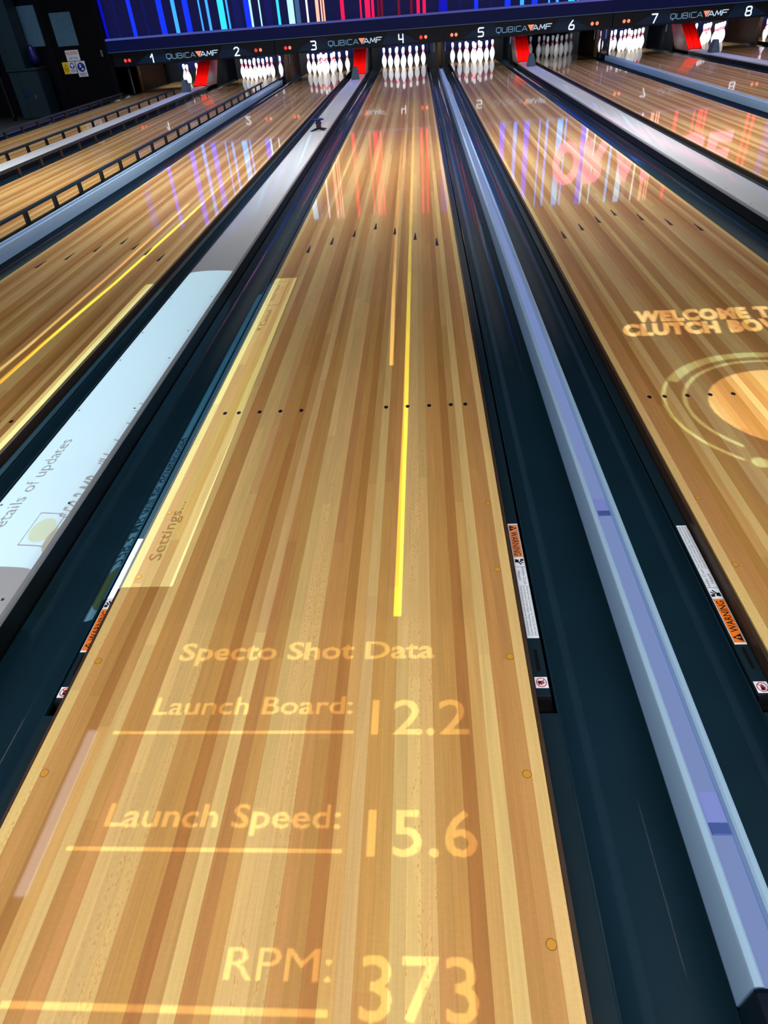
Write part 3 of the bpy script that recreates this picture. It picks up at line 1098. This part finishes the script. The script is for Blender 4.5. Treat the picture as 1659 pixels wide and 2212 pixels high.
for (l0, l1), xc in CAPS.items():
    t = thing('return_chute', 'glossy red sloping chute ending the cap between lanes %s and %s' % (LW[l0], LW[l1]), 'chute', (xc, 16.75, 0), 'red return chutes')
    # sloping block rising backwards
    w = .118
    bm = bmesh.new()
    P = [(-w, .02, .075), (w, .02, .075), (w, 1.2, .69), (-w, 1.2, .69), (-w, .05, .04), (w, .05, .04), (w, 1.25, .66), (-w, 1.25, .66)]
    vs = [bm.verts.new(p) for p in P]
    for f in ((0, 1, 2, 3), (4, 7, 6, 5), (0, 4, 5, 1), (3, 2, 6, 7), (0, 3, 7, 4), (1, 5, 6, 2)):
        bm.faces.new([vs[i] for i in f])
    from_bm('tray', bm, M['red'], t)
    for s in (-1, 1):
        bm = bmesh.new()
        a, b_ = s * w, s * (w + .014)
        pl = [(.0, .04), (.0, .085), (1.15, .70), (1.62, .70), (.85, .04)]
        A = [bm.verts.new((a, y, z)) for y, z in pl]
        B = [bm.verts.new((b_, y, z)) for y, z in pl]
        bm.faces.new(A)
        bm.faces.new(B[::-1])
        for i in range(5):
            j = (i + 1) % 5
            bm.faces.new((A[i], A[j], B[j], B[i]))
        from_bm('side_cheek', bm, M['reddark'], t)
    bm = bmesh.new()                                         # raised rib down the middle
    P = [(-.012, .02, .075), (.012, .02, .075), (.012, 1.2, .69), (-.012, 1.2, .69), (0, .02, .09), (0, 1.2, .705)]
    vs = [bm.verts.new(p) for p in P]
    for f in ((0, 4, 5, 3), (1, 2, 5, 4), (0, 1, 4), (3, 5, 2)):
        bm.faces.new([vs[i] for i in f])
    from_bm('rib', bm, M['red'], t)
    # grey camera wedge on the cap
    c = thing('pin_camera', 'grey wedge-shaped pin camera housing on the cap between lanes %s and %s' % (LW[l0], LW[l1]), 'camera housing', (xc - .005, 15.62, .0705), 'grey camera housings')
    bm = bmesh.new()
    P = [(-.078, 0, 0), (.078, 0, 0), (.078, .22, 0), (-.078, .22, 0), (-.034, .05, .195), (.034, .05, .195), (.04, .17, .195), (-.04, .17, .195)]
    vs = [bm.verts.new(p) for p in P]
    for f in ((0, 3, 2, 1), (4, 5, 6, 7), (0, 1, 5, 4), (1, 2, 6, 5), (2, 3, 7, 6), (3, 0, 4, 7)):
        bm.faces.new([vs[i] for i in f])
    bmesh.ops.bevel(bm, geom=list(bm.edges), offset=.006, segments=2, affect='EDGES')
    from_bm('housing', bm, M['wedge'], c)
    box('lens_box', -.03, .055, .21, .3, .03, .11, M['black'], c, .004)
    box('lens_hood', -.04, .065, .2, .33, .112, .122, M['black'], c)
    bm = bmesh.new()
    bmesh.ops.create_cone(bm, cap_ends=True, segments=18, radius1=.028, radius2=.028, depth=.03)
    o = from_bm('lens', bm, M['paper'], c)
    o.rotation_euler = (PI / 2, 0, 0)
    o.location = (.012, .315, .07)

# small disc-topped sensor on the cap between lanes 3 and 4
t = thing('disc_sensor', 'small black stand with a round disc top on the cap between lanes three and four', 'sensor', (-.872, 9.46, .068))
lathe('disc', [(0, .100), (.066, .100), (.071, .103), (.071, .109), (.066, .112), (0, .112)], M['beam'], t)
bm = bmesh.new()
add_box(bm, -.022, .03, -.02, .03, .02, .101)
add_box(bm, -.035, .04, .0, .02, .06, .075)
from_bm('bracket', bm, mat('sensor_brown', rgb(34, 12, 10), .4), t)
for a_, ln in ((.5, .1), (2.4, .07), (4.1, .13), (5.6, .1)):
    bm = bmesh.new()
    dx, dy = math.cos(a_), math.sin(a_)
    pr = [(.0, .03), (ln, .008), (ln, 0), (.0, .012)]
    A = [bm.verts.new((dx * r - dy * .011, dy * r + dx * .011, z)) for r, z in pr]
    B = [bm.verts.new((dx * r + dy * .011, dy * r - dx * .011, z)) for r, z in pr]
    bm.faces.new(A)
    bm.faces.new(B[::-1])
    for i in range(4):
        j = (i + 1) % 4
        bm.faces.new((A[i], A[j], B[j], B[i]))
    from_bm('leg', bm, M['black'], t)

# ------------------------------------------------------------------ side room at the far left
dr = thing('door_1', '', '')
for kk in ('label', 'category'):
    del dr[kk]
structure(dr)
dr.location = (-6.68, 16.87, -.25)
box('door_leaf', -.52, .56, -.02, .02, 0, 2.05, M['dark'], dr)
box('door_glass', -.40, .04, -.026, -.02, 1.17, 1.72, M['glassy'], dr)
bm = bmesh.new()
for x0, x1, z0, z1 in ((-.6, -.52, 0, 2.13), (.56, .64, 0, 2.13), (-.6, .64, 2.05, 2.13)):
    add_box(bm, x0, x1, -.04, .03, z0, z1)
from_bm('door_frame', bm, M['navy'], dr)
box('door_handle', .46, .5, -.06, -.02, .95, 1.06, M['steel'], dr)
wp = structure(box('window_1', -7.72, -7.36, 16.86, 16.9, .95, 1.62, M['glassy']))

f2 = lambda x0, x1, z0, z1, sh=0: (lambda a, b, w=0: (x0 + (x1 - x0) * a + sh * b, -.006 - w, z0 + (z1 - z0) * b))


def plate(name, x0, x1, z0, z1, m, parent, d=.006):
    return box(name, x0, x1, -d, 0, z0, z1, m, parent, .001)


YD = 16.846
t = thing('door_sign', 'white NO ENTRY staff only sign, uppermost of three on the dark door', 'sign', (-6.98, YD, .665))
plate('sign_plate', 0, .285, 0, .185, M['paper'], t)
lettering('red_words', 'NO ENTRY', lambda a, b: (.02 + a * .245, -.0068, .105 + b * .055), M['inkred'], t, bold=.012)
lettering('black_words', 'Staff Only', lambda a, b: (.045 + a * .19, -.0068, .03 + b * .04), M['ink'], t)
t = thing('door_sign', 'half yellow, half white safety sign, lower left of three on the dark door', 'sign', (-7.115, YD, .45))
plate('yellow_half', 0, .13, 0, .205, M['yellow'], t)
plate('white_half', .131, .275, 0, .205, M['paper'], t)
bm = bmesh.new()
for p in stroke_poly([(.025, .085), (.105, .085), (.065, .165), (.025, .085)], .008, 2):
    bm.faces.new([bm.verts.new((u, -.0068, v)) for u, v in p])
from_bm('triangle_outline', bm, M['ink'], t)
bm = bmesh.new()
bm.faces.new([bm.verts.new((.203 + .052 * math.cos(2 * PI * k / 24), -.0066, .135 + .052 * math.sin(2 * PI * k / 24))) for k in range(24)])
from_bm('blue_disc', bm, M['inkblue'], t)
bm = bmesh.new()
for p in ([(.19 + .012 * 0, .1), (.216, .1), (.216, .13), (.19, .13)],):
    bm.faces.new([bm.verts.new((u, -.0072, v)) for u, v in p])
bm.faces.new([bm.verts.new((.203 + .026 * math.cos(2 * PI * k / 16), -.0072, .145 + .026 * math.sin(2 * PI * k / 16))) for k in range(16)])
for p in stroke_poly([(.172, .135), (.172, .155)], .012, 4) + stroke_poly([(.234, .135), (.234, .155)], .012, 4):
    bm.faces.new([bm.verts.new((u, -.0074, v)) for u, v in p])
from_bm('head_pictogram', bm, M['paper'], t)
bm = bmesh.new()
for z, x0, x1 in ((.062, .02, .11), (.04, .035, .095), (.062, .15, .255), (.045, .145, .262), (.028, .15, .255)):
    bm.faces.new([bm.verts.new(q) for q in ((x0, -.0068, z), (x1, -.0068, z), (x1, -.0068, z + .006), (x0, -.0068, z + .006))])
from_bm('print_lines', bm, M['ink'], t)
t = thing('door_sign', 'white safety boots sign with a blue disc, lower right of three on the dark door', 'sign', (-6.825, YD, .385))
plate('sign_plate', 0, .2, 0, .27, M['paper'], t)
bm = bmesh.new()
bm.faces.new([bm.verts.new((.1 + .082 * math.cos(2 * PI * k / 28), -.0066, .165 + .082 * math.sin(2 * PI * k / 28))) for k in range(28)])
from_bm('blue_disc', bm, M['inkblue'], t)
bm = bmesh.new()
for p in ([(.07, .12), (.1, .12), (.1, .22), (.072, .22)], [(.07, .115), (.145, .115), (.14, .14), (.1, .16), (.07, .16)]):
    bm.faces.new([bm.verts.new((u, -.0072, v)) for u, v in p])
from_bm('boot_pictogram', bm, M['paper'], t)
bm = bmesh.new()
for z in (.058, .04, .022):
    bm.faces.new([bm.verts.new(q) for q in ((.03, -.0068, z), (.17, -.0068, z), (.17, -.0068, z + .007), (.03, -.0068, z + .007))])
from_bm('print_lines', bm, M['ink'], t)

# lower grey cabinet with two doors, upper cabinet on top of it
t = thing('cabinet', 'low dark grey two-door metal cabinet in the side room left of the door', 'cabinet', (-8.02, 16.25, -.25))
box('body', 0, .62, 0, .45, 0, .83, M['cab'], t, .004)
box('worktop', -.02, .64, -.03, .46, .835, .87, M['cab'], t, .003)
for x0, x1 in ((.012, .185), (.195, .608)):
    d = box('cabinet_door', x0, x1, -.02, -.002, .02, .815, M['cab'], t, .003)
    if x0 < .1:
        pass
box('notice', .2, .29, -.026, -.0205, .4, .54, M['maskacc'], t)
box('lock_plate', .40, .44, -.026, -.0205, .36, .42, M['steel'], t)
t = thing('cabinet', 'tall dark grey cupboard standing on the low two-door cabinet', 'cabinet', (-8.07, 16.3, .622))
box('body', 0, .42, 0, .4, 0, 1.25, M['cab'], t, .004)
box('door_gap', .12, .125, -.004, .0, .02, 1.2, M['cabdark'], t)
t = thing('shelf_post', 'perforated upright of dark racking nearest the grey cabinet', 'rack', (-8.17, 16.1, -.25), 'racking posts')
t2 = thing('shelf_post', 'perforated upright of dark racking at the far left edge', 'rack', (-8.82, 16.1, -.25), 'racking posts')
for tt, hh in ((t, 1.0), (t2, 1.0)):
    box('upright', 0, .05, 0, .04, 0, hh + .9, M['dark'], tt)
    bm = bmesh.new()
    for i in range(34):
        for q in (0, 1):
            add_box(bm, .01 + q * .022, .018 + q * .022, -.002, 0, .08 + i * .028, .094 + i * .028)
    from_bm('punched_slots', bm, M['steel'], tt)
box0 = thing('hanging_bag', 'dark blue bag hanging right of the tall cupboard', 'bag', (-7.5, 16.5, .66))
bm = bmesh.new()
bmesh.ops.create_uvsphere(bm, u_segments=16, v_segments=10, radius=1)
for v in bm.verts:
    v.co = Vector((v.co.x * .09 * (1 - .25 * v.co.z), v.co.y * .08, v.co.z * .17 + .17))
from_bm('sack', bm, mat('bag_blue', rgb(12, 16, 90), .4), box0, True)  # bag in one even dark blue
lt = bpy.data.lights.new('side_room_fill_light', 'AREA')  # lamp added to brighten the door signs, no fixture known
lt.energy = 13
lt.size = .5
lt.color = (.55, .75, 1.0)
lo = bpy.data.objects.new('side_room_fill_light', lt)
lo.location = (-7.2, 14.6, 3.2)
lo.rotation_euler = (math.radians(28), 0, 0)
COL.objects.link(lo)

# ------------------------------------------------------------------ ceiling projectors with film slides
SLIDE = .22


def mk_projector(label, L, power, color, radius, plate_loops, gels, spanx, spany):
    """lamp at L; plate_loops and gels are lists of world-space loops (3D points on the surfaces they fall on)"""
    L = Vector(L)

    def pr(p):
        p = Vector(p)
        k = SLIDE / (L.z - p.z)
        return ((p.x - L.x) * k, (p.y - L.y) * k)
    t = thing('projector', label, 'projector', tuple(L), 'ceiling projectors')
    x0, x1 = (spanx[0] - L.x) * SLIDE / L.z, (spanx[1] - L.x) * SLIDE / L.z
    y0, y1 = (spany[0] - L.y) * SLIDE / L.z, (spany[1] - L.y) * SLIDE / L.z
    m_ = .04
    X0, X1, Y0, Y1 = min(x0, -.05) - m_, max(x1, .05) + m_, min(y0, -.05) - m_, max(y1, .05) + m_
    bm = bmesh.new()
    for q in ((X0, X1, Y0 - .01, Y0, -SLIDE, .05), (X0, X1, Y1, Y1 + .01, -SLIDE, .05), (X0 - .01, X0, Y0 - .01, Y1 + .01, -SLIDE, .05),
              (X1, X1 + .01, Y0 - .01, Y1 + .01, -SLIDE, .05), (X0 - .01, X1 + .01, Y0 - .01, Y1 + .01, .05, .06)):
        add_box(bm, *q)
    from_bm('housing', bm, M['plate'], t)
    loops = [[(X0 - .008, Y0 - .008), (X1 + .008, Y0 - .008), (X1 + .008, Y1 + .008), (X0 - .008, Y1 + .008)]]
    loops += [[pr(p) for p in lp] for lp in plate_loops]
    o = fill('film_slide', loops, M['plate'], t)
    o.location = (0, 0, -SLIDE)
    for i, (mm, lps) in enumerate(gels):
        o = fill('colour_gel', [[pr(p) for p in lp] for lp in lps], mm, t)
        e_ = .0005 * (i + 1)
        o.location = (0, 0, -SLIDE - e_)
        o.scale = ((SLIDE + e_) / SLIDE, (SLIDE + e_) / SLIDE, 1)
    d = bpy.data.lights.new('projector_lamp', 'POINT')
    d.energy = power
    d.color = color
    d.shadow_soft_size = radius
    lo_ = bpy.data.objects.new('projector_lamp', d)
    COL.objects.link(lo_)
    lo_.parent = t
    return t


def txt(body, o, ux, uy, **k):
    """outlines of a line of text laid out in world space"""
    vs, fs = text2d(body, **k)
    fn = affine(o, ux, uy)
    return [[fn(*p) for p in lp] for lp in boundary(vs, fs)]


def rect(x0, x1, y0, y1, z=0):
    return [(x0, y0, z), (x1, y0, z), (x1, y1, z), (x0, y1, z)]


def strip(pts, w):
    """thin strip along a polyline of (x, y) on the lane"""
    return [(x - w / 2, y, 0) for x, y in pts] + [(x + w / 2, y, 0) for x, y in pts[::-1]]


def raster_film(t, name, L, shapes, span_x, span_y, cell, m, inside=False, drop=0.0, base=None):
    """film of small cells as a projector shows them: opaque (or tinted) wherever a cell centre lies outside
    all the given shapes (inside=True: wherever it lies in one of them)"""
    import numpy as np
    xs = np.arange(span_x[0], span_x[1], cell)
    ys = np.arange(span_y[0], span_y[1], cell)
    hit = np.zeros((len(ys), len(xs)), bool)
    for shape in shapes:                    # each shape: list of loops, even-odd inside
        ax = [p[0] for lp in shape for p in lp]
        ay = [p[1] for lp in shape for p in lp]
        i0, i1 = max(0, int((min(ax) - span_x[0]) / cell) - 1), min(len(xs), int((max(ax) - span_x[0]) / cell) + 2)
        j0, j1 = max(0, int((min(ay) - span_y[0]) / cell) - 1), min(len(ys), int((max(ay) - span_y[0]) / cell) + 2)
        if i1 <= i0 or j1 <= j0:
            continue
        gx, gy = np.meshgrid(xs[i0:i1] + cell / 2, ys[j0:j1] + cell / 2)
        ins = np.zeros(gx.shape, bool)
        for lp in shape:
            n = len(lp)
            for i in range(n):
                x1, y1 = lp[i][0], lp[i][1]
                x2, y2 = lp[(i + 1) % n][0], lp[(i + 1) % n][1]
                if y1 == y2:
                    continue
                ins ^= ((gy > min(y1, y2)) & (gy <= max(y1, y2))) & (gx < (gy - y1) / (y2 - y1) * (x2 - x1) + x1)
        hit[j0:j1, i0:i1] |= ins
    if inside:
        hit = ~hit
    k = (SLIDE + drop) / L[2]
    V, F = [], []
    for j, y in enumerate(ys):
        row = hit[j]
        i = 0
        while i < len(xs):
            if row[i]:
                i += 1
                continue
            i0 = i
            while i < len(xs) and not row[i]:
                i += 1
            b = len(V)
            for px, py in ((xs[i0], y), (xs[i - 1] + cell, y), (xs[i - 1] + cell, y + cell), (xs[i0], y + cell)):
                V.append(((px - L[0]) * k, (py - L[1]) * k, 0))
            F.append((b, b + 1, b + 2, b + 3))
    me = bpy.data.meshes.new(name)
    me.from_pydata(V, [], F)
    o = link(name, me, m, t)
    o.location = (0, 0, -SLIDE - drop)
    return o


def txt_faces(body, o, ux, uy, **k):
    """the filled faces of a line of text, each as a shape of one loop"""
    vs, fs = text2d(body, **k)
    fn = affine(o, ux, uy)
    return [[[fn(*vs[i]) for i in f]] for f in fs]


# the shot data on lane 4
ang = []
ang += txt_faces('Specto Shot Data', (-.292, 1.68, 0), (.61, 0, 0), (0, .052, 0), bold=.022)
ang += txt_faces('Launch Board:', (-.308, 1.531, 0), (.445, 0, 0), (0, .046, 0), bold=.014)
ang += txt_faces('12.2', (.18, 1.48, 0), (.205, 0, 0), (0, .088, 0), bold=.008)
ang += [[rect(-.38, .143, 1.482, 1.489)]]
ang += txt_faces('Launch Speed:', (-.323, 1.285, 0), (.455, 0, 0), (0, .046, 0), bold=.014)
ang += txt_faces('15.6', (.185, 1.237, 0), (.2, 0, 0), (0, .086, 0), bold=.008)
ang += [[rect(-.377, .141, 1.240, 1.248)]]
ang += txt_faces('RPM:', (-.032, 1.045, 0), (.172, 0, 0), (0, .048, 0))
ang += txt_faces('373', (.187, .998, 0), (.183, 0, 0), (0, .088, 0), bold=.008)
ang += [[rect(-.379, .141, 1.000, 1.009)]]
panel = rect(-.415, .425, .8, 1.80)
panel_gel = rect(-.45, .46, .77, 1.81)
YL = [(.228, 1.80), (.231, 2.24), (.236, 2.81), (.238, 4.30), (.239, 5.40)]
yl_near = strip(YL, .019)
CR = [(.172, 3.22), (.158, 4.03), (.146, 5.1), (.144, 5.40)]
cr_near = strip(CR, .018)
L4 = (0, -.35, 3.8)
t4 = mk_projector('black ceiling projector throwing the shot data onto lane 4', (0, -.35, 3.8), 2700, (1.0, .97, .78), .00011,
             [panel, yl_near, cr_near],
             [(gel('gel_yellow', (.78, .88, .03, 1)), [strip(YL[:1] + YL[1:], .03)]),
              (gel('gel_cream', (.8, .62, .34, 1)), [cr_near])], (-.6, .6), (.7, 5.6))
raster_film(t4, 'panel_gel', L4, ang, (-.45, .46), (.77, 1.81), .0025, gel('gel_panel', (.02, .0195, .017, 1)), drop=.002)
raster_film(t4, 'letter_gel', L4, ang, (-.45, .46), (.9, 1.81), .0025, gel('gel_letters', (.30, .30, .22, 1)), inside=True, drop=.003)

# far ends of the ball tracks on lanes 3 and 4
y4 = strip([(.239, 5.40), (.246, 8.0), (.258, 13.4)], .024)
c4 = strip([(.144, 5.4), (.132, 6.96), (.096, 10.3), (.049, 13.5)], .022)
y3 = strip([(-1.580, 2.3), (-1.556, 3.22), (-1.546, 3.66), (-1.508, 4.49), (-1.484, 5.88), (-1.475, 8.64), (-1.437, 13.4)], .022)
c3 = strip([(-1.645, 2.3), (-1.625, 3.36), (-1.612, 3.59), (-1.595, 4.72), (-1.60, 6.46), (-1.60, 7.8), (-1.62, 11.1), (-1.605, 14.2)], .02)
far3 = [(-2.0, 6.4, 0), (-1.2, 6.4, 0), (-1.2, 14.6, 0), (-2.0, 14.6, 0)]
mk_projector('black ceiling projector throwing ball tracks onto lanes 3 and 4', (-.7, 7.4, 3.8), 4200, (1.0, .96, .85), .0004,
             [y4, c4, y3, c3],
             [(gel('gel_yellow_far', (.17, .155, .008, 1)), [y4]), (gel('gel_cream_far', (.13, .1, .05, 1)), [c4]),
              (gel('gel_yellow_side', (1.0, .9, .05, 1)), [y3]), (gel('gel_cream_side', (.55, .53, .42, 1)), [c3]),
              (gel('gel_grey_side', (.28, .28, .28, 1)), [far3])], (-2.0, .5), (2.2, 14.4))

# welcome words and rings on lane 5
wl = txt_faces('WELCOME TO', (1.275, 3.556, 0), (.66, -.012, 0), (.01, .115, 0), bold=.07, shear=.2, spacing=1.12)
cl = txt_faces('CLUTCH BOWL', (1.18, 3.412, 0), (.745, -.006, 0), (.01, .115, 0), bold=.07, shear=.2, spacing=1.12)
CX, CY = 1.6, 2.76


def arc(r0, r1, a0, a1, n=40):
    A = [(CX + r0 * math.cos(math.radians(a0 + (a1 - a0) * k / n)), CY + r0 * math.sin(math.radians(a0 + (a1 - a0) * k / n)), 0) for k in range(n + 1)]
    B = [(CX + r1 * math.cos(math.radians(a0 + (a1 - a0) * k / n)), CY + r1 * math.sin(math.radians(a0 + (a1 - a0) * k / n)), 0) for k in range(n + 1)]
    return A + B[::-1]


disc = [(CX + .28 * math.cos(2 * PI * k / 48), CY + .28 * math.sin(2 * PI * k / 48), 0) for k in range(48)]
dot = [(1.348 + .026 * math.cos(2 * PI * k / 20), 2.425 + .026 * math.sin(2 * PI * k / 20), 0) for k in range(20)]
rings = [arc(.395, .437, 62, 148), arc(.425, .437, 149, 227), arc(.425, .437, 240, 268), arc(.352, .366, 75, 222), dot]
rest = [disc]
t5 = mk_projector('black ceiling projector throwing welcome words onto lane 5', (1.9, -.4, 3.8), 2900, (1.0, .97, .86), .0003,
                  [rect(1.02, 2.38, 2.22, 3.78)],
                  [(gel('gel_mint', (.27, .56, .62, 1)), rings), (gel('gel_disc', (.62, .6, .5, 1)), rest)], (1.0, 2.4), (2.2, 3.8))
raster_film(t5, 'letter_film', (1.9, -.4, 3.8), wl + cl + [[disc]] + [[r] for r in rings], (1.0, 2.4), (2.2, 3.8), .004, M['plate'])

# the update window fallen across the cap, gutter and lane edges
win = [(-1.30, 1.93, 0), (-.383, 1.93, 0), (-.404, 4.405, 0), (-1.30, 4.43, 0)]
LW_ = (-3.2, 3.0, 3.8)


def down(p):
    """where the lamp's ray through p meets the lane level"""
    k = LW_[2] / (LW_[2] - p[2])
    return (LW_[0] + (p[0] - LW_[0]) * k, LW_[1] + (p[1] - LW_[1]) * k, 0)


def on_lane(shapes):
    return [[[down(p) for p in lp] for lp in sh] for sh in shapes]


ws = on_lane(txt_faces('Details of updates', (-.928, 2.065, .066), (0.004, .535, 0), (-.046, 0, 0)))
ws += on_lane(txt_faces('558.3 MB will be downloaded.', (-.63, 2.13, -.095), (.012, .74, 0), (-.056, 0, 0), bold=.01))
ws += txt_faces('Settings...', (-.452, 2.035, 0), (0, .275, 0), (-.036, 0, 0), bold=.008)
ws += txt_faces('Cancel', (-.462, 3.72, 0), (0, .2, 0), (-.03, 0, 0))
ws += txt_faces('×', (-.464, 3.66, 0), (0, .035, 0), (-.04, 0, 0))
ws += txt_faces('Install Now', (-.478, 4.05, 0), (0, .25, 0), (-.028, 0, 0))


def frame(x0, x1, y0, y1, w, z=0):
    return [[rect(x0, x1, y0, y1, z), rect(x0 + w, x1 - w, y0 + w * 1.5, y1 - w * 1.5, z)]]


ws += frame(-.515, -.438, 3.99, 4.35, .003)
ws += on_lane(frame(-.845, -.772, 2.035, 2.185, .003, .066))
icon = [(-.805 + .032 * math.cos(2 * PI * k / 24), 2.105 + .055 * math.sin(2 * PI * k / 24), .066) for k in range(24)]
blob = [(-.635 + .045 * math.cos(2 * PI * k / 24), 2.03 + .09 * math.sin(2 * PI * k / 24), -.09) for k in range(24)]
tw = mk_projector('black ceiling projector throwing an update window over the cap beside lane 4', (-3.2, 3.0, 3.8), 3700, (.6, .95, 1.05), .00006,
             [win], [(gel('gel_icon', (.9, .75, .35, 1)), [icon]), (gel('gel_blob', (.5, .3, .03, 1)), [blob]), (gel('gel_dim_left', (.43, .43, .43, 1)), [rect(-1.34, -.722, 1.88, 4.5)]),
                          (gel('gel_dim_right', (.45, .45, .45, 1)), [rect(-.531, -.34, 1.88, 4.5)])], (-1.4, -.3), (1.85, 4.5))  # grey gels added to dim cap and lane so the gutter looks brighter
raster_film(tw, 'letter_film', LW_, ws, (-1.32, -.38), (1.9, 4.45), .0025, gel('gel_window_ink', (.1, .1, .1, 1)), inside=True, drop=.003)
